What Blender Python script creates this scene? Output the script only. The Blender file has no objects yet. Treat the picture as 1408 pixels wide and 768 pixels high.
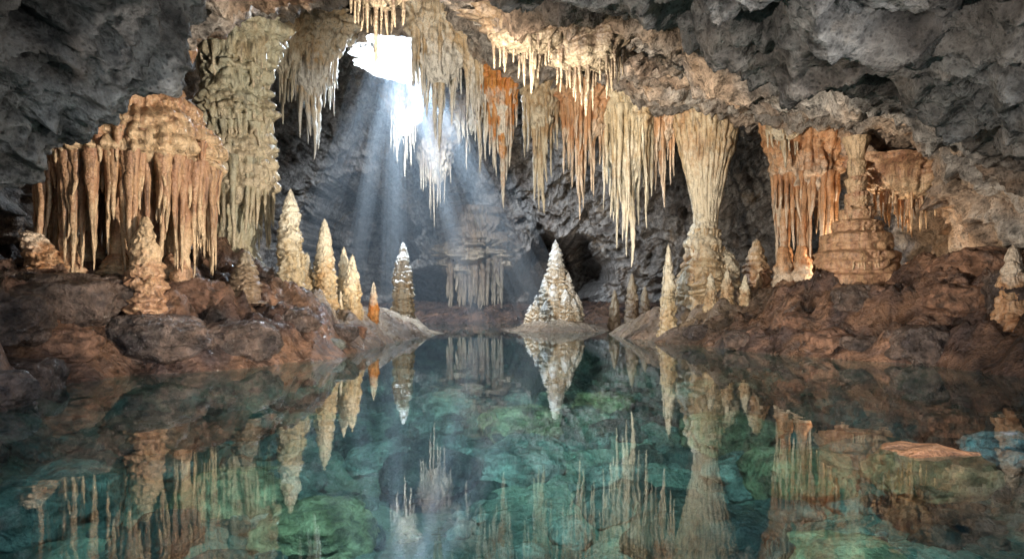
import bpy, math, random
import numpy as np
from mathutils import Vector
rng=np.random.RandomState(7)
# ---------------------------------------------------------------- noise
PERM=np.random.RandomState(11).permutation(256); PERM=np.concatenate([PERM,PERM,PERM])
G=np.random.RandomState(5).normal(size=(256,3)); G/=np.linalg.norm(G,axis=1)[:,None]
J=np.random.RandomState(9).rand(256,3)
def hsh(i,j,k):
    return PERM[PERM[PERM[i&255]+(j&255)]+(k&255)]
def perlin(p):
    p=np.asarray(p,dtype=np.float64); f=np.floor(p); i=f.astype(np.int64); f=p-f
    u=f*f*f*(f*(f*6-15)+10); r=0
    for a in (0,1):
        wx=u[...,0] if a else 1-u[...,0]
        for b in (0,1):
            wy=u[...,1] if b else 1-u[...,1]
            for c in (0,1):
                wz=u[...,2] if c else 1-u[...,2]
                g=G[hsh(i[...,0]+a,i[...,1]+b,i[...,2]+c)]
                d=g[...,0]*(f[...,0]-a)+g[...,1]*(f[...,1]-b)+g[...,2]*(f[...,2]-c)
                r=r+wx*wy*wz*d
    return r*1.5
def fbm(p,o=4,g=.5):
    r=0;a=1
    for k in range(o):
        r=r+a*perlin(p*2**k+k*17.3); a*=g
    return r
def ridged(p,o=4,g=.5):
    r=0;a=1
    for k in range(o):
        r=r+a*(1-2*np.abs(perlin(p*2**k+k*11.7))); a*=g
    return r
def worley(p):
    i=np.floor(p).astype(np.int64); F1=np.full(p.shape[:-1],9.); F2=F1.copy()
    for a in (-1,0,1):
        for b in (-1,0,1):
            for c in (-1,0,1):
                n=i+np.array([a,b,c]); q=n+J[hsh(n[...,0],n[...,1],n[...,2])]
                d=np.sqrt(((q-p)**2).sum(-1))
                F2=np.minimum(F2,np.maximum(F1,d)); F1=np.minimum(F1,d)
    return F1,F2
def sm(a,b,x):
    t=np.clip((x-a)/(b-a),0,1); return t*t*(3-2*t)
# ---------------------------------------------------------------- mesh helpers
def mk(name,V,F,mat,loc=(0,0,0),attrs=None,smooth=True):
    me=bpy.data.meshes.new(name)
    V=np.asarray(V,dtype=np.float32); F=np.asarray(F,dtype=np.int32)
    nl=F.shape[1]
    me.vertices.add(len(V)); me.vertices.foreach_set('co',V.ravel())
    me.loops.add(F.size); me.loops.foreach_set('vertex_index',F.ravel())
    me.polygons.add(len(F)); me.polygons.foreach_set('loop_start',np.arange(0,F.size,nl,dtype=np.int32))
    try: me.polygons.foreach_set('loop_total',np.full(len(F),nl,dtype=np.int32))
    except Exception: pass
    me.polygons.foreach_set('use_smooth',np.full(len(F),smooth))
    if attrs:
        for k,v in attrs.items():
            a=me.attributes.new(k,'FLOAT','POINT'); a.data.foreach_set('value',np.asarray(v,dtype=np.float32).ravel())
    me.update(calc_edges=True)
    ob=bpy.data.objects.new(name,me); ob.location=loc
    me.materials.append(mat); bpy.context.scene.collection.objects.link(ob)
    return ob
def gridfaces(nu,nv,wrap=False):
    a=np.arange(nu*nv).reshape(nv,nu)
    if wrap:
        b=np.roll(a,-1,axis=1); q=np.stack([a[:-1],b[:-1],b[1:],a[1:]],-1)
    else: q=np.stack([a[:-1,:-1],a[:-1,1:],a[1:,1:],a[1:,:-1]],-1)
    return q.reshape(-1,4)
# ---------------------------------------------------------------- materials
class N:
    def __init__(s,name):
        s.m=bpy.data.materials.new(name); s.m.use_nodes=True; s.t=s.m.node_tree; s.t.nodes.clear()
        s.out=s.n('ShaderNodeOutputMaterial'); s.pos=s.n('ShaderNodeNewGeometry').outputs['Position']
    def n(s,k): return s.t.nodes.new(k)
    def l(s,a,b): s.t.links.new(a,b)
    def mp(s,sc):
        m=s.n('ShaderNodeMapping'); m.inputs['Scale'].default_value=sc; s.l(s.pos,m.inputs[0]); return m.outputs[0]
    def noise(s,sc,det=4,rough=.6,vec=None,dist=0):
        x=s.n('ShaderNodeTexNoise'); x.inputs['Scale'].default_value=sc; x.inputs['Detail'].default_value=det
        x.inputs['Roughness'].default_value=rough; x.inputs['Distortion'].default_value=dist
        s.l(vec or s.pos,x.inputs['Vector']); return x.outputs['Fac']
    def vor(s,sc,vec=None,feat='F1'):
        x=s.n('ShaderNodeTexVoronoi'); x.feature=feat; x.inputs['Scale'].default_value=sc; s.l(vec or s.pos,x.inputs['Vector']); return x.outputs['Distance']
    def ramp(s,f,st):
        r=s.n('ShaderNodeValToRGB'); e=r.color_ramp.elements
        while len(e)<len(st): e.new(.5)
        for i,(p,c) in enumerate(st):
            e[i].position=p; e[i].color=(c[0],c[1],c[2],1) if hasattr(c,'__len__') else (c,c,c,1)
        s.l(f,r.inputs[0]); return r.outputs[0]
    def mix(s,f,a,b,mode='MIX'):
        m=s.n('ShaderNodeMix'); m.data_type='RGBA'; m.blend_type=mode
        for sock,v in ((m.inputs[0],f),(m.inputs[6],a),(m.inputs[7],b)):
            if hasattr(v,'is_linked'): s.l(v,sock)
            elif hasattr(v,'__len__'): sock.default_value=(*v,1)
            else: sock.default_value=v
        return m.outputs[2]
    def math(s,op,a,b=0):
        m=s.n('ShaderNodeMath'); m.operation=op
        for sock,v in zip(m.inputs,(a,b)):
            if hasattr(v,'is_linked'): s.l(v,sock)
            else: sock.default_value=v
        return m.outputs[0]
    def attr(s,n):
        a=s.n('ShaderNodeAttribute'); a.attribute_name=n; return a.outputs['Fac']
    def sep(s): 
        a=s.n('ShaderNodeSeparateXYZ'); s.l(s.pos,a.inputs[0]); return a.outputs
    def bump(s,h,st,dist,nrm=None):
        b=s.n('ShaderNodeBump'); b.inputs['Strength'].default_value=st; b.inputs['Distance'].default_value=dist
        s.l(h,b.inputs['Height'])
        if nrm: s.l(nrm,b.inputs['Normal'])
        return b.outputs[0]
    def finish(s,col,rough,nrm,spec=.5):
        p=s.n('ShaderNodeBsdfPrincipled'); s.l(col,p.inputs['Base Color'])
        if hasattr(rough,'is_linked'): s.l(rough,p.inputs['Roughness'])
        else: p.inputs['Roughness'].default_value=rough
        p.inputs['Specular IOR Level'].default_value=spec
        s.l(nrm,p.inputs['Normal']); s.l(p.outputs[0],s.out.inputs[0]); return s.m
def flow(name,a,b,c,tip=None,rough=.38):
    s=N(name)
    st=s.noise(1,4,.65,s.mp((5,5,.7)))
    col=s.mix(s.ramp(st,[(.38,0.),(.62,1.)]),a,b)
    pa=s.noise(.9,4,.6)
    col=s.mix(s.ramp(pa,[(.5,0.),(.72,.9)]),col,c)
    if tip: 
        tf=s.math('ADD',s.attr('tipf'),s.math('MULTIPLY',s.math('SUBTRACT',s.noise(3,2),.5),.8))
        col=s.mix(s.ramp(tf,[(.45,0.),(.75,1.)]),col,tip)
    sp=s.noise(22,3,.7)
    col=s.mix(1.,col,s.ramp(sp,[(.3,.6),(.6,1.)]),'MULTIPLY')
    col=s.mix(1.,col,s.ramp(s.noise(1,3,.6,s.mp((9,9,1.1))),[(.34,.42),(.5,1.)]),'MULTIPLY')
    h=s.math('ADD',s.math('MULTIPLY',s.noise(1,3,.6,s.mp((6,6,16))),.05),s.math('MULTIPLY',s.vor(17),.02))
    h=s.math('ADD',h,s.math('MULTIPLY',s.noise(55,2,.7),.008))
    n3=s.bump(h,.85,1.)
    return s.finish(col,rough,n3)
def rock(name,cols,sc=1.,rlo=.45,rhi=.85,b=1.,pits=.5):
    s=N(name)
    col=s.ramp(s.noise(.55*sc,4,.62,dist=.5),[(.3,cols[0]),(.45,cols[1]),(.58,cols[2]),(.7,cols[3])])
    nn=s.noise(2.5*sc,7,.72)
    col=s.mix(1.,col,s.ramp(nn,[(.36,.3),(.52,.92),(.66,1.35)]),'MULTIPLY')
    V=s.vor(5*sc); V2=s.vor(13*sc)
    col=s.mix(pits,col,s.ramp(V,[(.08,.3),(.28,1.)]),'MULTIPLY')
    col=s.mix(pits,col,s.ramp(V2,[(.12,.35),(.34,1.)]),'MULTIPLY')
    col=s.mix(1.,col,s.ramp(s.attr('cav'),[(.0,.18),(.5,.9),(1.,1.35)]),'MULTIPLY')  # darkening of pits and crevices is put into the colour
    h=s.math('ADD',s.math('MULTIPLY',nn,.26),s.math('ADD',s.math('MULTIPLY',V,.07),s.math('MULTIPLY',V2,.035)))
    n3=s.bump(h,1.*b,1.)
    r=s.ramp(s.noise(1.5,3),[(.35,rlo),(.65,rhi)])
    return s,col,r,n3

def shell_mat():
    s,col,r,n=rock('limestone_rock',[(.22,.17,.135),(.33,.30,.275),(.46,.43,.40),(.37,.285,.205)],pits=.75)
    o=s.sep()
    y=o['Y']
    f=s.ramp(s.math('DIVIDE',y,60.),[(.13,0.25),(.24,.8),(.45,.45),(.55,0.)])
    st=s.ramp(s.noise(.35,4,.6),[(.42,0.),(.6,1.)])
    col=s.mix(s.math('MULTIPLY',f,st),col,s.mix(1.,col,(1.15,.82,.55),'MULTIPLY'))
    return s.finish(col,r,n,.4)
M_shell=shell_mat()
def ground_mat():
    s,col,r,n=rock('wet_cave_floor',[(.070,.056,.06),(.15,.09,.07),(.28,.155,.095),(.12,.095,.09)],1.2,rlo=.15,rhi=.55)
    z=s.sep()['Z']
    pale=s.math('MULTIPLY',s.attr('pale'),s.ramp(s.noise(1.1,5,.65),[(.34,.35),(.55,1.)]))
    col=s.mix(pale,col,s.mix(1.,(.54,.42,.30),s.ramp(s.noise(6,4),[(.3,.6),(.6,1.)]),'MULTIPLY'))
    bed=s.ramp(s.noise(.8,5,.7),[(.3,(.08,.09,.08)),(.5,(.20,.22,.17)),(.7,(.38,.37,.26))])
    bed=s.mix(.85,bed,s.ramp(s.attr('cav'),[(.0,.1),(.6,1.),(1.,1.3)]),'MULTIPLY')  # gaps between the bed stones are darkened in the colour
    uw=s.ramp(s.math('ADD',z,.12),[(.06,1.),(.14,0.)])
    col=s.mix(uw,col,bed)
    return s.finish(col,r,n,.6)
M_ground=ground_mat()
def boulder_mat(name,cols,rlo=.25,rhi=.6):
    s,col,r,n=rock(name,cols,1.6,rlo=rlo,rhi=rhi,b=.8); return s.finish(col,r,n,.5)
M_bgrey=boulder_mat('grey_boulder',[(.08,.09,.08),(.17,.18,.155),(.30,.31,.26),(.2,.185,.14)])
M_bdark=boulder_mat('dark_boulder',[(.03,.03,.03),(.05,.05,.045),(.09,.08,.06),(.07,.055,.04)])
M_bwet=boulder_mat('wet_brown_boulder',[(.055,.046,.05),(.11,.085,.075),(.18,.125,.10),(.095,.08,.08)],.12,.45)
M_bolive=boulder_mat('olive_boulder',[(.15,.14,.075),(.30,.26,.14),(.44,.38,.23),(.33,.23,.12)])
M_bred=boulder_mat('red_brown_boulder',[(.11,.065,.045),(.2,.11,.075),(.30,.165,.105),(.15,.105,.09)])
M_brust=boulder_mat('rust_boulder',[(.25,.11,.05),(.42,.19,.09),(.52,.27,.14),(.32,.17,.10)])
M_bpale=boulder_mat('pale_boulder',[(.4,.42,.42),(.6,.62,.62),(.7,.72,.72),(.5,.5,.5)])
M_cream=flow('cream_flowstone',(.64,.54,.38),(.48,.33,.18),(.42,.23,.11),(.72,.65,.51))
M_ivory=flow('ivory_flowstone',(.74,.66,.49),(.60,.46,.27),(.52,.33,.16),(.80,.75,.62))
M_white=flow('white_flowstone',(.78,.72,.60),(.68,.53,.35),(.64,.42,.2),(.82,.80,.75))
M_orange=flow('orange_flowstone',(.70,.32,.09),(.60,.22,.06),(.72,.46,.22),(.84,.80,.72))
M_rust=flow('rust_flowstone',(.56,.29,.14),(.66,.42,.25),(.46,.19,.08),(.78,.64,.50))
M_green=flow('pale_green_flowstone',(.58,.57,.44),(.50,.45,.31),(.46,.34,.20),(.68,.58,.42))
M_pink=flow('pink_tan_flowstone',(.45,.255,.16),(.60,.38,.22),(.34,.155,.09),(.70,.51,.32))
M_tan=flow('dark_tan_flowstone',(.30,.23,.16),(.2,.14,.10),(.36,.24,.14),(.42,.34,.24))
M_brown=flow('wet_brown_flowstone',(.24,.17,.12),(.32,.23,.15),(.15,.10,.07),(.34,.28,.2),.3)
# ---------------------------------------------------------------- cave shell
RY=[-3,2,9.4,11.4,13.5,20,28,33,40,48,53,55.5,56]
R=[
[(-17,-3),(-16,2),(-14,5.5),(-12,7.5),(-8,9),(-6,9.6),(-4.5,9.9),(-3,10),(-1,10.2),(1,10.2),(3,10),(6,9.4),(9,8.2),(12,6.6),(14,5),(16,2),(17,-3)],
[(-13,-3),(-12.4,1.5),(-10,3.9),(-8,4.9),(-6,5.7),(-4.8,6.3),(-3.6,6.9),(-2.2,7.2),(-.6,7.0),(.8,6.8),(2.2,6.6),(4,6.1),(6,5.3),(8,4.5),(9.8,3.7),(12.3,1.9),(12.8,-3)],
[(-12.5,-3),(-11,1),(-8.3,2.6),(-7.04,3.3),(-5.54,4.25),(-4.7,5.1),(-3.6,6.1),(-2.1,6.5),(-.6,6.1),(.6,5.6),(1.8,5.3),(3.4,4.8),(5.3,4.3),(6.7,3.8),(8.4,3.0),(11.4,1.7),(12.8,-3)],
[(-13.5,-3),(-12.5,1.7),(-10.6,4.0),(-8.6,5.4),(-6.8,6.4),(-5.5,7.0),(-4.1,7.4),(-2.5,7.8),(-.7,7.3),(.8,6.8),(2.2,6.5),(4.2,6.0),(6.4,5.5),(8.2,4.9),(9.9,3.9),(12.5,1.8),(13.5,-3)],
[(-14,-3),(-13,2),(-12,4.2),(-10,5.6),(-8,6.6),(-6.3,7.3),(-4.6,7.8),(-2.8,8.2),(-.8,7.4),(.9,6.8),(2.6,6.4),(5,5.8),(7.5,5.4),(9.6,4.8),(11.5,3.9),(13.5,1.8),(14,-3)],
[(-15,-3),(-14.5,3),(-13.5,6),(-12,8),(-9.6,9.5),(-7.3,9.9),(-5,11.2),(-3,11.8),(-1,10.6),(1,9.6),(3,8.9),(5.5,8.1),(8,7.3),(10.5,6.6),(13,5.2),(15,2),(15.5,-3)],
[(-17,-3),(-16.5,4),(-15,8),(-13,10.5),(-10.5,12),(-8.5,13),(-6,14.3),(-3.5,14.2),(-1,11.8),(1.2,10.4),(3.5,9.9),(6.5,9.7),(9.5,9.2),(12,8),(14.5,6),(16.5,2.5),(17,-3)],
[(-19,-3),(-18.5,5),(-17,9),(-14.5,12),(-11.5,13.6),(-8.5,14.4),(-5.5,14.8),(-3,14.4),(-.5,13.5),(1.8,12.5),(4.5,12),(7.5,12),(10.5,11),(13.5,9),(16,7),(18.5,3),(19,-3)],
[(-21,-3),(-20.5,5),(-19,10),(-16,13.5),(-12.5,15),(-9,15),(-6,15),(-3,15),(0,14.8),(3,14.5),(6,14),(9.5,13.5),(12.5,12),(15.5,10),(18,8),(20.5,4),(21,-3)],
[(-20,-3),(-19.5,5),(-18,9),(-15,12.5),(-12,14),(-9,14.5),(-6,14.7),(-3,14.8),(0,14.5),(3,14),(6,13.5),(9.5,12.5),(12.5,11),(15.5,9),(17.5,7),(19.5,4),(20,-3)],
]
R.append([(x*.82,-3+(z+3)*.82) for x,z in R[-1]])
R.append([(x*.5,-3+(z+3)*.55) for x,z in R[-2]])
R.append([(0,-3) for x,z in R[-3]])
def catmull(P,t):
    P=np.asarray(P,float); n=len(P); i=np.clip(np.floor(t).astype(int),0,n-2); f=(t-i)
    f=f.reshape(f.shape+(1,)*(P.ndim-1))
    p0=P[np.maximum(i-1,0)];p1=P[i];p2=P[i+1];p3=P[np.minimum(i+2,n-1)]
    return .5*(2*p1+(p2-p0)*f+(2*p0-5*p1+4*p2-p3)*f*f+(3*p1-p0-3*p2+p3)*f**3)
NU=840
Rn=np.array(R)
tu=np.linspace(0,16,NU)
Ru=np.stack([catmull(Rn[k],tu) for k in range(len(R))])
ys=np.concatenate([np.linspace(-3,3.5,24)[:-1],np.linspace(3.5,12,190)[:-1],np.linspace(12,34,160)[:-1],np.linspace(34,50,70)[:-1],np.linspace(50,53,30)[:-1],np.linspace(53,55.5,60)[:-1],np.linspace(55.5,56,70)])
tv=np.interp(ys,RY,np.arange(len(RY)))
B=catmull(Ru,tv)
NV=len(ys)
P=np.stack([B[...,0],np.repeat(ys[:,None],NU,1),B[...,1]],-1)
yb=P[...,1].copy()
def push(P,cx,cz,rx,rz,dep,y0=44):
    d=((P[...,0]-cx)/rx)**2+((P[...,2]-cz)/rz)**2
    d=d+.5*fbm(P*.45,3)
    P[...,1]+=dep*(1-sm(.6,1.0,d))*sm(y0,y0+5,P[...,1])
gu=np.gradient(P,axis=1); gv=np.gradient(P,axis=0)
Nn=np.cross(gu,gv); Nn/=np.linalg.norm(Nn,axis=-1)[...,None]+1e-9
cen=np.zeros_like(P); cen[...,1]=np.minimum(P[...,1],40); cen[...,2]=3
sgn=np.sign(((cen-P)*Nn).sum(-1)); Nn*=sgn[...,None]
w=np.stack([fbm(P*.35+s,3) for s in (0,31,67)],-1)
Q=P+w*.9
big=ridged(Q*.22,3,.5)
med=ridged(Q*.75,4,.52)
fine=ridged(P*2.6+w,3,.6)
F1,F2=worley(Q*1.1); F3,F4=worley(P*3.1+w*.5)
pit=-np.exp(-(F1/.33)**2)*.45*sm(-.25,.2,fbm(P*.4+9,2)) - np.exp(-(F3/.34)**2)*.15*sm(-.35,.1,perlin(P*.8+3))
far=np.clip((P[...,1]-9)/25,0,1)
disp=(big-.95)*(.50+.42*far)+(med-.95)*(.26+.16*far)+(fine-.7)*.07+pit*(1+far)
disp*=1-sm(55.9,55.99,yb)
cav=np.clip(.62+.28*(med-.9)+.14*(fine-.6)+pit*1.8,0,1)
P=P+Nn*disp[...,None]
push(P,3.8,3.6,4.0,3.4,13); push(P,-6.8,2.6,2.5,2.0,11); push(P,-12.0,6.3,4.4,4.6,9)
HX,HY=-5.4,33.2
d=((P[...,0]-HX)/1.35)**2+((P[...,1]-HY)/2.1)**2+.45*perlin(P*.8)
hole=(d<1)&(P[...,2]>9)
F=gridfaces(NU,NV)
hv=hole.ravel(); F=F[~(hv[F].any(1))]
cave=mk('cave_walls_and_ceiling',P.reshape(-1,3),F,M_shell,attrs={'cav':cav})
nu,nv=160,60
th=np.linspace(0,2*np.pi,nu,endpoint=False); tz=np.linspace(0,1,nv)
T,Z=np.meshgrid(th,tz)
rr=1.2+.4*Z
C=np.stack([HX+np.cos(T)*rr*1.9,HY+np.sin(T)*rr*2.9*.9,13.2+5.5*Z],-1)
dd=ridged(C*.6,4)*.5-.5
C[...,0]-=np.cos(T)*dd; C[...,1]-=np.sin(T)*dd
ch=mk('skylight_chimney_rock',C.reshape(-1,3),gridfaces(nu,nv,True),M_shell,attrs={'cav':np.full(nu*nv,.7)})
# ---------------------------------------------------------------- ground
SH=np.array([(-9,-14),(-8.2,2),(-7.5,7),(-7.1,9.4),(-8.2,12),(-8.1,13.5),(-6.4,14.8),(-4.9,17.5),(-4.4,20),(-4.5,25),(-3.8,30),(-3.4,33),(-5,35.5),(-9,38),(-11,43),(-8,48),(0,49),(7,47),(9,42),(6,36.5),(4.6,32),(4.4,29.5),(5.4,26),(6.3,23),(7.8,19),(9.6,16.6),(10.1,13.4),(10.6,10),(10.4,4),(10.4,-14)],float)
def sdist(x,y):
    best=np.full(x.shape,1e9); ins=np.zeros(x.shape,bool); n=len(SH)
    for k in range(n):
        a=SH[k]; b=SH[(k+1)%n]; e=b-a
        t=np.clip(((x-a[0])*e[0]+(y-a[1])*e[1])/(e@e),0,1)
        best=np.minimum(best,np.hypot(x-a[0]-t*e[0],y-a[1]-t*e[1]))
        c=((a[1]>y)!=(b[1]>y))&(x<(b[0]-a[0])*(y-a[1])/((b[1]-a[1])+1e-12)+a[0]); ins^=c
    return np.where(ins,-best,best)
def ground(x,y,full=False):
    x=np.asarray(x,float);y=np.asarray(y,float)
    p=np.stack([x,y,np.zeros_like(x)],-1)
    wob=.45*perlin(p*.7)+.2*perlin(p*2.1)
    s=sdist(x,y)+wob
    isl=1.15*np.exp(-((x-2.4)/2.2)**2-((y-36.2)/2.3)**2)-.25
    A=np.interp(y,[0,18,27,34,50],[2.4,2.5,1.9,1.0,1.2])
    out=A*(1-np.exp(-np.maximum(s,0)/2.5))
    blob=np.maximum(0,.55-np.abs(perlin(p*.42+4))*1.6)
    w1,w2=worley(p*.62+.25*perlin(p)[...,None]); lump=np.sqrt(np.clip(1-(w1/.75)**2,0,1)); crack=1-sm(.0,.16,w2-w1)
    out=out+np.minimum(np.maximum(s,0),1.5)*(.3*blob+.42*lump-.10*crack+.24*fbm(p*.8,3)+.16*ridged(p*1.8,3)-.22)*np.interp(y,[22,30],[1,.5])
    out=out+1.0*np.exp(-(((x+9.2)/1.6)**2+((y-21.5)/1.5)**2))
    ins=-1.05*(1-np.exp(np.minimum(s,0)/1.1))
    w1,w2=worley(p*1.25+.15*perlin(p*2)[...,None]); w3,_=worley(p*3.3)
    st=.30*np.sqrt(np.clip(1-(w1/.62)**2,0,1))+.09*np.sqrt(np.clip(1-(w3/.6)**2,0,1))
    ins=ins+sm(0,-1.2,s)*st*sm(-.3,.2,perlin(p*.35+5))+.05*fbm(p*1.5,3)*sm(0,-.5,s)
    z=np.where(s>0,out,ins)
    z=np.where(isl>-.1,np.maximum(z,isl+.10*fbm(p*1.2,3)),z)
    if full:
        cav=np.clip(np.where(s>0,.30+.4*lump-.25*crack+.4*fbm(p*1.2,3),.15+2.6*st*sm(-.3,.2,perlin(p*.35+5))+.2),0,1)
        cav=np.where(isl>-.1,np.maximum(cav,.6),cav); return z,cav
    return z
gx=np.linspace(-23,23,660)
gy=np.concatenate([np.linspace(-30,3,40)[:-1],np.linspace(3,20,340)[:-1],np.linspace(20,38,220)[:-1],np.linspace(38,72,90)])
X,Y=np.meshgrid(gx,gy)
Zg,cg=ground(X,Y,True)
pale=np.zeros_like(X)
for (cx,cy,r,a) in ((2.4,36.2,3.0,1.),(-4.6,32.5,3.2,1.),(-5.9,26,2.6,.9),(-6.0,22.6,1.9,.7),(5.3,31.5,3.,.9),(7.4,27,2.4,.75),(7.5,40,4,.5)):
    pale=np.maximum(pale,a*np.exp(-((X-cx)**2+(Y-cy)**2)/r**2))
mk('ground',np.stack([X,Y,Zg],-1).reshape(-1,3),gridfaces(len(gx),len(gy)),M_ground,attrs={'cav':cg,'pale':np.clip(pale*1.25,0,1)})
def gz(x,y): return float(ground(np.array([x]),np.array([y]))[0])
# ---------------------------------------------------------------- water
s=N('clear_water')
lw=s.n('ShaderNodeLayerWeight'); lw.inputs['Blend'].default_value=.5
fac=s.math('ADD',s.math('MULTIPLY',s.math('POWER',lw.outputs['Facing'],4.6),.96),.03)
gl=s.n('ShaderNodeBsdfGlossy'); gl.inputs['Roughness'].default_value=.0; gl.inputs['Color'].default_value=(.95,.98,1,1)
tr=s.n('ShaderNodeBsdfTransparent'); tr.inputs['Color'].default_value=(.50,.79,.81,1)
mx=s.n('ShaderNodeMixShader'); s.l(fac,mx.inputs[0]); s.l(tr.outputs[0],mx.inputs[1]); s.l(gl.outputs[0],mx.inputs[2])
nb=s.bump(s.noise(1.6,2),.03,.05); s.l(nb,gl.inputs['Normal'])
s.l(mx.outputs[0],s.out.inputs[0])
mk('water',[(-22,-29,0),(22,-29,0),(22,60,0),(-22,60,0)],[(0,1,2,3)],s.m)
# ---------------------------------------------------------------- formations
class Acc:
    def __init__(s): s.V=[];s.F=[];s.t=[];s.n=0
    def grid(s,P,tip,wrap=True):
        nv,nu=P.shape[:2]; s.V.append(P.reshape(-1,3)); s.F.append(gridfaces(nu,nv,wrap)+s.n); s.t.append(tip.ravel()); s.n+=nu*nv
    def make(s,name,mat,loc):
        V=np.concatenate(s.V)-np.array(loc); return mk(name,V,np.concatenate(s.F),mat,loc,{'tipf':np.concatenate(s.t)})
def drip(A,x,y,zt,zb,r,seed,nu=12,nv=34,pw=.75,lean=(0,0),tipr=.012):
    th=np.linspace(0,2*np.pi,nu,endpoint=False); t=np.linspace(0,1,nv)
    T,S=np.meshgrid(th,t); L=zt-zb
    rad=r*((1-S)**pw)*(1-.25*np.sin(S*3.0))+tipr
    q=np.stack([np.cos(T)*1.2+seed,np.sin(T)*1.2,S*L*2.2],-1)
    n1=perlin(q)
    rad=rad*(1+.32*n1+.16*perlin(q*2.7+5)+.12*np.sin(S*L*(9+seed%3)+n1*3))
    wob=np.stack([perlin(np.stack([S[:,0]*1.5+seed*3.1,np.full(nv,k+.5),np.zeros(nv)+seed],-1)) for k in (0,7)],-1)*r*1.1*t[:,None]
    P=np.stack([x+wob[:,0:1]+lean[0]*S+np.cos(T)*rad,y+wob[:,1:2]+lean[1]*S+np.sin(T)*rad,zt-L*S],-1)
    P[-1,:,0]=P[-1,:,0].mean();P[-1,:,1]=P[-1,:,1].mean()
    A.grid(P,S)
def lathe(A,x,y,zr,nu,nv,seed,flute=0.,fk=10,tier=0,ta=.2,lump=.1,sx=1.,sy=1.,tipdir=-1,lean=(0,0),knob=0.):
    zr=np.array(zr,float); th=np.linspace(0,2*np.pi,nu,endpoint=False)
    tt=np.linspace(0,1,nv); z=np.interp(tt,np.linspace(0,1,len(zr)),zr[:,0])
    T,Z=np.meshgrid(th,z); S=np.repeat(tt[:,None],nu,1)
    c=np.stack([np.cos(T),np.sin(T),np.zeros_like(T)],-1)
    ang=perlin(c*2.3+seed)*.5+perlin(c*5.5+seed*2)*.35+perlin(c*11+seed)*.2
    H=zr[-1,0]-zr[0,0]
    R0=np.interp(Z,zr[:,0],zr[:,1])
    u=(Z-zr[0,0])/H
    mult=np.ones_like(R0)
    if tier:
        wt=u*tier+.7*perlin(np.stack([u*tier*.55+seed,np.zeros_like(u),np.zeros_like(u)],-1))+ang*.8+.5*perlin(np.stack([c[...,0]*1.3,c[...,1]*1.3,Z*1.5+seed],-1))
        f=wt-np.floor(wt)
        amp=.4+1.1*J[(np.floor(wt).astype(int)*7+seed)&255,0]
        mult+=ta*amp*(np.sin(np.pi*np.clip(f*1.0,0,1)**.6)**.8-.6)
        mult+=.04*np.sin(T*fk*1.5+ang*6+np.floor(wt)*2)*(1-f)
    if flute:
        fl=1-np.abs(np.sin(T*fk*.5+1.4*perlin(np.stack([c[...,0]*1.5+seed,c[...,1]*1.5,Z*.5],-1))*2))**.7*1.3
        mult-=flute*(fl)
    q=np.stack([c[...,0]*R0*1.0,c[...,1]*R0,Z],-1)+seed*3.7
    mult+=lump*(fbm(q*1.3/max(.3,zr[:,1].max()),3)*1.2+.5*perlin(q*4))
    if knob:
        rm=max(.3,zr[:,1].max()); F1,_=worley(q*np.array([1,1,1.4])*(1.9/rm)); mult+=knob*(.55-F1)
        F1,_=worley(q*(4.5/rm)); mult+=knob*.35*(.55-F1)
    rad=R0*np.maximum(mult,.2)
    P=np.stack([x+lean[0]*u+np.cos(T)*rad*sx,y+lean[1]*u+np.sin(T)*rad*sy,Z],-1)
    A.grid(P,(1-u) if tipdir<0 else u)
def fringe(A,x,y,z,rr,n,l0,l1,r,seed,pw=.7,jit=.12):
    rs=np.random.RandomState(seed)
    for k in range(n):
        a=rs.rand()*6.283; q=rr*(1-jit*rs.rand()); l=l0+(l1-l0)*rs.rand()
        drip(A,x+math.cos(a)*q,y+math.sin(a)*q,z+.1*rs.rand(),z-l,r*(.7+.6*rs.rand()),seed+k*1.7,nu=11,nv=24,pw=pw)
SPIRE=[(0,1.25),(.05,1.05),(.15,.95),(.35,.88),(.55,.74),(.72,.56),(.86,.37),(.95,.2),(1,.0)]
def stalagmite(x,y,tip,r,mat,seed,tiers=9,name='stalagmite',prof=None,lean=(0,0),sides=0,ta=.32,z0=None,knob=.28,fr=(),more=(),lump=.2):
    z0=(gz(x,y)-.2) if z0 is None else z0; A=Acc(); H=tip-z0
    prof=prof or SPIRE
    pz=np.linspace(0,1,90); pr=np.interp(pz,[p[0] for p in prof],[p[1] for p in prof])
    lathe(A,x,y,[(z0+H*a,r*b) for a,b in zip(pz,pr)],72,190,seed,tier=tiers,ta=ta,fk=9,lump=lump,tipdir=1,lean=lean,knob=knob)
    rs=np.random.RandomState(seed)
    for k in range(sides):
        a=rs.rand()*6.28; rr=r*(.6+.7*rs.rand()); h=H*(.2+.4*rs.rand())
        xx=x+math.cos(a)*rr; yy=y+math.sin(a)*rr
        lathe(A,xx,yy,[(z0+h*a_,r*.36*b) for a_,b in zip(pz,pr)],28,60,seed+k+1,tier=6,ta=.26,lump=.2,tipdir=1,knob=knob)
    for k,(xx,yy,tz,r2) in enumerate(more):
        zz=gz(xx,yy)-.2
        lathe(A,xx,yy,[(zz+(tz-zz)*a_,r2*b) for a_,b in zip(pz,pr)],50,120,seed+k*3+11,tier=int((tz-zz)*3.2)+2,ta=.36,lump=.24,tipdir=1,knob=knob)
    for (z,rr,n,l) in fr: fringe(A,x,y,z,rr,n,l*.5,l,.07,seed+int(z*10))
    return A.make(name,mat,(x,y,z0))
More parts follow.
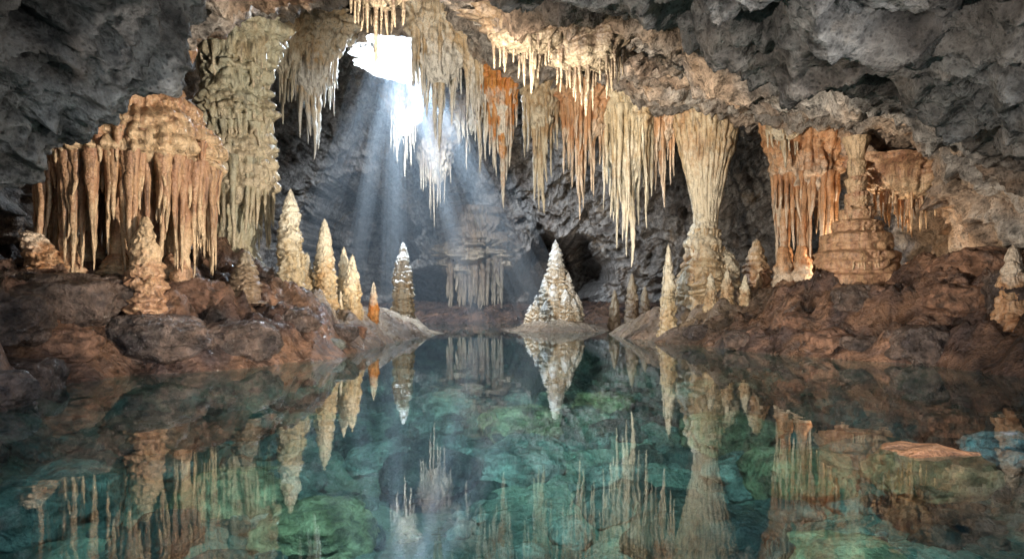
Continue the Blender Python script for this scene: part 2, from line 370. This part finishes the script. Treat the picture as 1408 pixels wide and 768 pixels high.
def cluster(x,y,rx,ry,zt,zb,n,r0,mat,seed,pw=.75,up=1.3,name='stalactite_cluster',hd=.35,mains=1,hw=1.15):
    A=Acc(); rs=np.random.RandomState(seed); L=zt-zb
    if hd>0:
        hp=[(zt-L*hd,.22),(zt-L*hd*.8,.45),(zt-L*hd*.45,.70),(zt,.90),(zt+up*.5,1.2),(zt+up,hw+.6)]
        lathe(A,x,y,[(a,b) for a,b in hp],90,90,seed,flute=.16,fk=17,tier=4,ta=.14,lump=.28,sx=rx,sy=ry,knob=.3)
    for k in range(n):
        rho=math.sqrt(rs.rand()); a=rs.rand()*6.283
        if k<mains: rho*=.15+.3*(k>0)
        px=x+math.cos(a)*rho*rx; py=y+math.sin(a)*rho*ry
        l=L*(1-pw*rho**1.3)*(.35+.65*rs.rand())
        if k<mains: l=L*(1-.12*k)
        r=r0*(.55+.7*rs.rand())*(.5+.5*l/L)*(1.5 if k<mains else 1)
        top=zt+.25*up
        drip(A,px,py,top,zt-l,r,seed+k*1.37,nu=16 if k<mains else 11,nv=60 if k<mains else 30)
    return A.make(name,mat,(x,y,zt))
cluster(-8.7,30,1.15,.9,12.0,7.7,44,.21,M_white,1,up=1.9,pw=.55,mains=3)
cluster(-9.6,29,.8,.7,12.0,9.0,18,.15,M_cream,101,up=1.5)
cluster(-3.0,28.2,1.1,.9,12.0,7.7,50,.2,M_white,2,up=2.6,pw=.6,mains=2)
cluster(-1.35,28,.6,.6,10.9,6.75,30,.17,M_white,3,up=1.6,pw=.5,mains=2)
cluster(-.4,27.6,.6,.55,9.7,5.25,24,.18,M_orange,4,up=2.0,pw=.45,mains=2)
cluster(1.15,28,.75,.6,9.5,5.1,28,.17,M_cream,5,mains=3,up=1.5,pw=.5)
cluster(2.9,28,.95,.7,9.2,4.85,40,.17,M_rust,6,mains=3,pw=.45)
cluster(4.75,28,1.05,.8,9.1,2.9,60,.21,M_ivory,7,mains=6,pw=.35,hd=.5)
cluster(6.15,28.6,.7,.6,9.1,5.4,26,.16,M_rust,8,mains=3,pw=.4)
cluster(-2.7,13.6,.55,.5,7.6,6.25,22,.07,M_tan,9,up=.9,pw=.5,hd=.2)
cluster(.3,13.8,.7,.5,6.7,5.7,24,.06,M_tan,10,up=.6,pw=.5,hd=.2)
cluster(1.6,14.2,.8,.5,6.5,5.35,34,.07,M_tan,12,up=.6,pw=.5,hd=.2)
cluster(9.6,24,.6,.5,7.4,6.2,16,.09,M_cream,13,up=.8,pw=.5,hd=.2)
cluster(13.1,22.5,1.3,.7,5.3,3.6,40,.11,M_pink,14,up=.9,pw=.4,hd=.25,mains=4)
cluster(-6.6,42,1.0,.8,13,9.2,30,.16,M_tan,15,up=2,pw=.5)
cluster(-5.2,46,1.2,.9,11,6.5,34,.18,M_tan,16,up=3,pw=.5)
cluster(-2.8,44,1.,.8,13.4,10,26,.16,M_tan,17,up=2,pw=.5)
cluster(3.5,42,1.3,.8,13,9.6,26,.16,M_tan,18,up=2,pw=.5)
A=Acc(); rs=np.random.RandomState(3)
lathe(A,-2.9,53.6,[(3.2,.2),(3.9,.7),(4.6,1.0),(5.4,.95),(6.4,.75),(9,.6)],140,80,5,flute=.2,fk=30,tier=3,ta=.1,lump=.5,sx=2.5,sy=1.6,knob=.4)
for k in range(60):
    xx=-5.0+rs.rand()*4.3; drip(A,xx,52.3+rs.rand()*.8,4.4+rs.rand()*.9,.6+rs.rand()*2.8,.26,k+3.3,nv=30,pw=.5)
A.make('flowstone_curtain',M_tan,(-2.5,51.5,3))
A=Acc(); x,y=8.0,28.2
lathe(A,x,y,[(4.4,.38),(5.4,.5),(6.4,.72),(7.6,1.0),(8.6,1.25),(9.4,1.45),(10.2,1.5),(11,1.9)],120,160,21,flute=.16,fk=26,tier=3,ta=.05,lump=.10)
rs=np.random.RandomState(21)
for k in range(60):
    a=rs.rand()*6.28; rr=1.28*(.75+.25*rs.rand()); l=2.4+2.4*rs.rand()
    drip(A,x+math.cos(a)*rr,y+math.sin(a)*rr,9.3-.3*rs.rand(),9.2-l,.13+.05*rs.rand(),k*1.7,pw=.6,lean=(-math.cos(a)*rr*.16*l,-math.sin(a)*rr*.16*l))
z0=gz(x,y)-.3
lathe(A,x-.05,y,[(z0,1.25),(2,1.1),(2.6,.92),(3.4,.75),(4.2,.62),(5.0,.45),(5.4,.3)],96,220,23,tier=11,ta=.3,lump=.18,tipdir=1,knob=.2)
lathe(A,x+.75,y-.2,[(z0,.75),(2,.62),(2.8,.5),(3.4,.35),(3.7,.0)],60,120,24,tier=7,ta=.32,lump=.2,tipdir=1,knob=.2)
lathe(A,x-.85,y-.3,[(z0,.55),(2,.42),(2.6,.3),(2.9,.0)],60,120,27,tier=5,ta=.32,lump=.2,tipdir=1,knob=.2)
for (z,rr,n) in ((2.3,1.1,26),(3.0,.88,22),(3.7,.72,18),(4.4,.6,16)): fringe(A,x,y,z,rr,n,.3,.6,.08,int(z*10))
A.make('limestone_column',M_cream,(x,y,z0))
A=Acc(); x,y=10.9,25.4; rs=np.random.RandomState(31); z0=gz(x,y)-.3
lathe(A,x,y,[(5.0,.5),(5.5,.85),(6.2,1.15),(7,1.25),(8.2,1.7)],100,90,31,flute=.14,fk=18,tier=3,ta=.08,lump=.2,knob=.2)
for k in range(64):
    a=rs.rand()*6.28; rr=1.15*(.6+.4*math.sqrt(rs.rand())); l=(.6+2.6*rs.rand())
    drip(A,x+math.cos(a)*rr,y+math.sin(a)*rr,6.2,5.9-l,.10+.04*rs.rand(),k*2.1,pw=.65)
for k in range(6):
    a=k*1.05; rr=.8; drip(A,x+math.cos(a)*rr,y+math.sin(a)*rr,5.9,z0,.14,k*2.1+.5,pw=.25,tipr=.05)
    stx,sty=x+math.cos(a)*rr,y+math.sin(a)*rr
    lathe(A,stx,sty,[(z0,.42),(z0+.8,.3),(z0+1.5,.18),(z0+1.8,0)],30,60,k+40,tier=5,ta=.22,lump=.2)
A.make('limestone_column',M_rust,(x,y,z0))
# large left jellyfish-shaped formation
A=Acc(); x,y=-9.5,17.1; rs=np.random.RandomState(41)
lathe(A,x,y,[(4.2,.8),(4.5,1.3),(4.7,1.85),(4.95,2.08),(5.4,2.0),(5.8,1.8),(6.3,1.4),(6.7,1.1),(7.2,1.0),(8.2,1.5)],220,190,41,flute=.06,fk=40,tier=8,ta=.10,lump=.14,knob=.14)
for (zz,rr,n,l0,l1,r) in ((4.85,1.98,130,.3,2.9,.12),(4.8,1.7,60,.8,2.8,.11),(5.35,2.03,60,.3,.9,.10),(5.8,1.82,40,.25,.6,.08),(6.25,1.45,30,.2,.5,.07)):
    fringe(A,x,y,zz,rr,n,l0,l1,r,int(zz*10+rr*7),pw=.85,jit=.08)
for k in range(7):
    a=-2.9+k*.5; rr=1.35+.35*((k*7)%3-1); xx,yy=x+math.cos(a)*rr,y+math.sin(a)*rr; zz=gz(xx,yy)-.2
    drip(A,xx,yy,4.85,zz,.15,k*3.3,nu=16,nv=60,pw=.2,tipr=.06)
    hh=.5+.7*rs.rand()
    lathe(A,xx,yy,[(zz,.38),(zz+.4*hh,.32),(zz+.8*hh,.22),(zz+1.25*hh,0.06)],36,70,k+60,tier=5,ta=.2,lump=.2,knob=.2)
lathe(A,x,y+.5,[(1.5,1.2),(2.4,.85),(3.2,.6),(4.6,.8)],90,90,47,flute=.2,fk=20,tier=4,ta=.1,lump=.2)
A.make('limestone_column',M_pink,(x,y,2))
A=Acc(); x,y=-8.8,21.8; rs=np.random.RandomState(51)
lathe(A,x,y,[(4.4,.65),(4.9,.95),(5.6,1.2),(6.3,1.18),(6.9,.95),(7.6,1.1),(8.4,.95),(9.2,1.1),(10.4,1.6)],160,260,51,flute=.05,fk=20,tier=13,ta=.22,lump=.18,knob=.14)
for ring,(zt,l0,l1,rr0,n) in enumerate([(5.9,1.2,3.0,1.12,60),(7.0,.3,.8,1.05,36),(7.8,.3,.9,1.1,30),(8.8,.3,.8,1.05,30),(9.4,.4,1.0,1.15,26)]):
    fringe(A,x,y,zt,rr0,n,l0,l1,.11,51+ring,pw=.65)
lathe(A,x,y,[(1.5,1.1),(2.5,.85),(3.3,.6),(4.6,.7)],90,90,57,flute=.15,fk=16,tier=4,ta=.1,lump=.2)
A.make('limestone_column',M_green,(x,y,2))
stalagmite(-6.95,17.8,2.85,.40,M_brown,61,9)
stalagmite(-8.2,15.3,3.4,.36,M_pink,62,8,prof=[(0,1.3),(.2,1.1),(.5,.9),(.8,.6),(1,.2)])
stalagmite(-6.75,20.8,4.95,.40,M_ivory,63,15,prof=[(0,1.3),(.1,1.05),(.3,.95),(.55,.85),(.75,.62),(.88,.4),(.96,.2),(1,0)])
stalagmite(-6.7,24.4,4.5,.42,M_ivory,64,14,sides=5)
stalagmite(-6.35,25.8,3.6,.30,M_ivory,65,10)
stalagmite(-7.25,23.2,2.95,.26,M_ivory,66,7)
stalagmite(-7.4,24.6,3.3,.28,M_ivory,166,7)
stalagmite(-5.85,25,3.25,.34,M_ivory,67,9,sides=3)
stalagmite(-5.35,26.4,2.3,.2,M_orange,68,6)
stalagmite(-5.25,32.9,4.4,.5,M_white,69,15,prof=[(0,1.2),(.1,1.0),(.4,.92),(.65,.75),(.82,.5),(.93,.25),(1,0)])
stalagmite(-6.1,20.0,1.75,.26,M_brown,70,4)
stalagmite(-10.3,15.2,3.1,.34,M_rust,71,6,lean=(-.5,0),prof=[(0,1.2),(.3,1),(.7,.8),(.9,.55),(1,0)])
stalagmite(2.3,36,4.8,.62,M_white,72,14,ta=.42,knob=.35,prof=[(0,1.2),(.2,1.1),(.4,.95),(.6,.74),(.78,.5),(.93,.22),(1,0)],
  more=((1.75,35.9,3.0,.36),(2.95,35.9,3.1,.38),(2.15,35.4,2.6,.4),(2.75,35.3,2.2,.38),(1.3,35.8,1.9,.32),(3.4,36.1,2.0,.32),(1.75,35.2,1.6,.3),(3.2,35.4,1.7,.3),(1.0,36.2,1.4,.28)))
stalagmite(6.0,26.2,3.75,.31,M_ivory,73,10)
stalagmite(10.4,29,4.2,.65,M_pink,74,9,sides=4)
stalagmite(7.45,25.6,2.6,.25,M_cream,75,5)
stalagmite(7.95,25.2,2.7,.25,M_cream,76,5)
stalagmite(8.5,24.9,2.5,.22,M_cream,176,5)
stalagmite(6.5,37,3.1,.4,M_tan,77,7)
stalagmite(5.6,37.3,2.2,.35,M_tan,78,5)
stalagmite(7.4,38,2.4,.35,M_tan,79,5)
stalagmite(10.9,21.6,6.7,1.2,M_pink,80,16,ta=.10,knob=.10,lump=.12,prof=[(0,1.12),(.09,1.06),(.11,.92),(.17,.98),(.24,1.0),(.26,.8),(.31,.84),(.36,.82),(.38,.56),(.44,.6),(.46,.38),(.52,.42),(.54,.24),(.61,.30),(.63,.19),(.72,.26),(.74,.17),(.84,.24),(.86,.17),(1,.34)],
  fr=((2.25,1.12,50,.5),(2.95,1.14,54,.5),(3.55,.94,42,.45),(3.95,.68,30,.4),(4.4,.46,20,.35),(4.85,.33,16,.3),(5.4,.29,12,.25)))
stalagmite(11.3,15.4,2.8,.35,M_rust,81,6)
# ---------------------------------------------------------------- boulders
import bmesh
def ico(sub):
    bm=bmesh.new(); bmesh.ops.create_icosphere(bm,subdivisions=sub,radius=1)
    V=np.array([v.co[:] for v in bm.verts]); F=np.array([[v.index for v in f.verts] for f in bm.faces]); bm.free(); return V,F
I5=ico(5); I3=ico(3)
def boulder(x,y,z,r,mat,seed,fl=.6,name='boulder'):
    V,F=I5
    rs=np.random.RandomState(seed); sc=np.array([1+.25*rs.rand(),.8+.3*rs.rand(),fl])
    q=V*1.1+seed*2.3
    d=1+.22*fbm(q,3)+.10*ridged(q*1.5,3)-.08
    cav=np.clip(.6+.5*fbm(q*2,3),0,1)
    V=np.sign(V)*np.abs(V)**.85
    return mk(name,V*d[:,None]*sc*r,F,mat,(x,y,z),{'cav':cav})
for a in [(-4.9,7.3,-.7,.75,M_bgrey),(-1.95,6.9,-.8,.5,M_bolive),(-1.0,8.4,-.6,.5,M_bdark),(-1.9,9.7,-.75,.42,M_bgrey),(3.5,8.4,-.65,.6,M_bolive),
          (4.2,6.9,-.22,.48,M_brust),(5.1,9.3,-.65,.55,M_bgrey),(.15,12.5,-.75,.62,M_bolive),(3.6,11.2,-.7,.7,M_bolive),(1.75,6.4,-.75,.62,M_bdark),
          (2.9,6.0,-.85,.5,M_bolive),(0,9.6,-.9,.65,M_bgrey),(-3.3,8.2,-.85,.6,M_bolive),(5.7,7.9,-.2,.35,M_bpale),(-3.2,11.5,-.8,.55,M_bgrey),
          (1.4,9.2,-.9,.4,M_bgrey),(-5.7,10.6,-.6,.6,M_bred),(6.4,12,-.6,.7,M_bgrey),(-1.4,14.5,-.8,.6,M_bgrey),(2.0,15,-.8,.6,M_bolive),(-6.2,5.8,-.4,.7,M_bdark),
          (-3.9,14.2,-.75,.6,M_bdark),(4.8,14.6,-.75,.7,M_bdark),(.4,18,-.75,.8,M_bdark),(-2.4,18.6,-.7,.7,M_bgrey),(3.4,19,-.7,.8,M_bgrey),(7.4,10.2,-.6,.7,M_bdark)]:
    boulder(a[0],a[1],a[2],a[3],a[4],int(abs(a[0])*37+a[1]*11)%199,.55)
for x,y,r,m in [(-8.7,13.2,.5,M_bred),(-5.0,19.2,.28,M_bgrey),(-10.2,14.6,.9,M_bwet),(9.2,18,.5,M_bwet),(11.2,17.3,.7,M_bred),(8.4,20.3,.45,M_bred),
    (-7.7,15.0,.95,M_bwet),(-6.5,16.3,.8,M_bwet),(-9.2,13.9,.9,M_bwet),(-5.7,18.1,.55,M_bwet),(-7.9,16.8,.7,M_bred),(-5.2,20.4,.5,M_bwet),(-8.9,15.6,.7,M_bwet),(-5.3,22.3,.45,M_bred),
    (10.2,16.7,.8,M_bwet),(12.2,15.8,.95,M_bwet),(9.8,19.3,.65,M_bwet),(7.2,21.4,.5,M_bwet),(12.7,18.6,.9,M_bred),(8.6,18.7,.6,M_bred),(6.6,24.0,.45,M_bwet),(13.2,14.6,.8,M_bred),
    (-8.6,11.9,.7,M_bwet),(-7.6,9.8,.6,M_bwet),(-9.4,12.2,.9,M_bwet)]:
    boulder(x,y,gz(x,y)-r*.18,r,m,int(abs(x)*31+y*7)%177,.62)
BV,BF=I3
rs=np.random.RandomState(99); VV=[];FF=[];CC=[];n=0
for k in range(1200):
    x=rs.uniform(-8,10); y=5+23*rs.rand()**1.2
    s0=sdist(np.array([x]),np.array([y]))[0]
    if s0>-.5: continue
    r=.07+.28*rs.rand()**2.2
    V=BV*(1+.35*fbm(BV*1.2+k,2))[:,None]*np.array([1+.4*rs.rand(),.8+.4*rs.rand(),.6])*r
    a=rs.rand()*6.28; c,s_=math.cos(a),math.sin(a); V=np.stack([V[:,0]*c-V[:,1]*s_,V[:,0]*s_+V[:,1]*c,V[:,2]],-1)
    V+=np.array([x,y,gz(x,y)+r*.2]); VV.append(V);FF.append(BF+n);CC.append(np.full(len(V),.05+.95*rs.rand()**1.4)); n+=len(V)
mk('cobbles',np.concatenate(VV),np.concatenate(FF),M_bgrey,attrs={'cav':np.concatenate(CC)})
# ---------------------------------------------------------------- dusty light shafts
def vmat(name,d):
    vm=bpy.data.materials.new(name); vm.use_nodes=True; t=vm.node_tree; t.nodes.clear()
    o=t.nodes.new('ShaderNodeOutputMaterial'); vs=t.nodes.new('ShaderNodeVolumeScatter'); vs.inputs['Density'].default_value=d; vs.inputs['Color'].default_value=(.75,.88,1,1); vs.inputs['Anisotropy'].default_value=.0
    t.links.new(vs.outputs[0],o.inputs['Volume']); return vm
V1=vmat('thin_mist',.003); V2=vmat('dense_mist',.0045)
def shaft(par,x0,y0,z0,r0,x1,y1,z1,r1,vm,name='shaft'):
    nu=40; th=np.linspace(0,2*np.pi,nu,endpoint=False)
    V=[]
    for (x,y,z,r) in ((x0,y0,z0,r0),(x1,y1,z1,r1)):
        V+= [(x+math.cos(a)*r,y+math.sin(a)*r,z) for a in th]
    me=bpy.data.meshes.new(name); F=[(i,(i+1)%nu,nu+(i+1)%nu,nu+i) for i in range(nu)]+[tuple(range(nu))[::-1],tuple(range(nu,2*nu))]
    me.from_pydata(V,[],F); me.materials.append(vm); ob=bpy.data.objects.new(name,me); bpy.context.scene.collection.objects.link(ob); ob.parent=par
par=bpy.data.objects.new('light_shaft_mist',None); bpy.context.scene.collection.objects.link(par)
for r in (2.8,4.2,5.6,7.2): shaft(par,-5.4,33.,14.4,r*.25,-3.6,33,.3,r,V1)
for x1,r1 in ((-11.5,1.3),(-5.6,.7),(1.8,1.3),(-8.0,.6),(-1.6,.5)):
    for q in (.3,.65,1.): shaft(par,-5.4+x1*.03,33.,14.6,.3*q,x1,32.5,.2,r1*q,V2)
# ---------------------------------------------------------------- lights
def spot(name,loc,to,power,col,ang=60,blend=.6,r=.15):
    l=bpy.data.lights.new(name,'SPOT'); l.energy=power; l.color=col; l.spot_size=math.radians(ang); l.spot_blend=blend; l.shadow_soft_size=r
    o=bpy.data.objects.new(name,l); o.location=loc; o.rotation_euler=(Vector(to)-Vector(loc)).to_track_quat('-Z','Y').to_euler(); bpy.context.scene.collection.objects.link(o)
WARM=(1,.72,.45); NEU=(1,.87,.70); COOL=(.72,.86,1)  # the cave spots are unseen lamps, added out of frame
spot('added_cave_spot',(-6.8,7,1.6),(9.8,24,4.2),18000,NEU,50)
spot('added_cave_spot',(6.8,7.5,1.6),(-9.0,19.5,4.6),15000,NEU,48)
spot('added_cave_spot',(6.8,7.5,1.2),(-5.8,26,2.6),15000,WARM,15,1.)
spot('added_cave_spot',(-3.6,3,.8),(0,28,8),25000,NEU,42)
spot('added_cave_spot',(-3.0,4,.7),(1.4,36,3.2),16000,(1,.95,.88),14,1.)
spot('added_cave_spot',(0,.5,5.4),(.3,10,-1),7500,(1,.97,.92),84,1.)  # added lamp above the camera, brightens the near pool bed
spot('added_cave_spot',(0,-1,6.5),(0,15,-1),13000,(.95,.98,1),34,.9)  # added lamp behind the camera, brightens the bed farther out
spot('added_cave_spot',(-9,1.5,1.2),(3.5,8.5,5.2),3600,(1,.96,.92),75,.8)  # added fill from the left, brightens the arch lip
spot('added_cave_spot',(9,1.5,1.4),(-4.5,8.5,4.6),2300,(.93,.96,1),75,.8)  # added fill from the right, brightens the arch lip
spot('rear_wall_fill',(-5.2,34.9,13.2),(-4,54,6),17000,(.76,.87,1),100,.9,.4)  # added spot under the skylight opening, lightens the rear wall
def point(name,loc,p,col,r=.15):
    l=bpy.data.lights.new(name,'POINT'); l.energy=p; l.color=col; l.shadow_soft_size=r
    o=bpy.data.objects.new(name,l); o.location=loc; bpy.context.scene.collection.objects.link(o)
point('rear_wall_fill',(-5.4,33,14.1),22000,COOL,.5)
point('cave_lamp',(-9.0,20.2,2.7),500,WARM,.05); point('cave_lamp',(12.3,24,3),400,WARM,.05)
sd=Vector((.28,.06,-1)).normalized()
sl=bpy.data.lights.new('sun','SUN'); sl.energy=5; sl.angle=math.radians(.5); sl.color=(1,.95,.86)
so=bpy.data.objects.new('sun',sl); so.rotation_euler=sd.to_track_quat('-Z','Y').to_euler(); so.location=(-10,30,40); bpy.context.scene.collection.objects.link(so)
w=bpy.data.worlds.new('World'); bpy.context.scene.world=w; w.use_nodes=True; nt=w.node_tree
sky=nt.nodes.new('ShaderNodeTexSky'); sky.sky_type='NISHITA'; sky.sun_disc=False; sky.sun_elevation=math.asin(-sd.z); sky.sun_rotation=math.atan2(-sd.x,-sd.y)
nt.links.new(sky.outputs[0],nt.nodes['Background'].inputs[0]); nt.nodes['Background'].inputs[1].default_value=.35
# ---------------------------------------------------------------- camera
c=bpy.data.cameras.new('camera'); c.lens=24; c.sensor_width=36; c.shift_y=31/1408; c.clip_end=500; c.clip_start=.05
co=bpy.data.objects.new('camera',c); co.location=(0,0,1.5); co.rotation_euler=(math.pi/2,0,0); bpy.context.scene.collection.objects.link(co)
bpy.context.scene.camera=co
sc=bpy.context.scene
sc.view_settings.view_transform='Standard'; sc.view_settings.look='None'; sc.view_settings.exposure=0
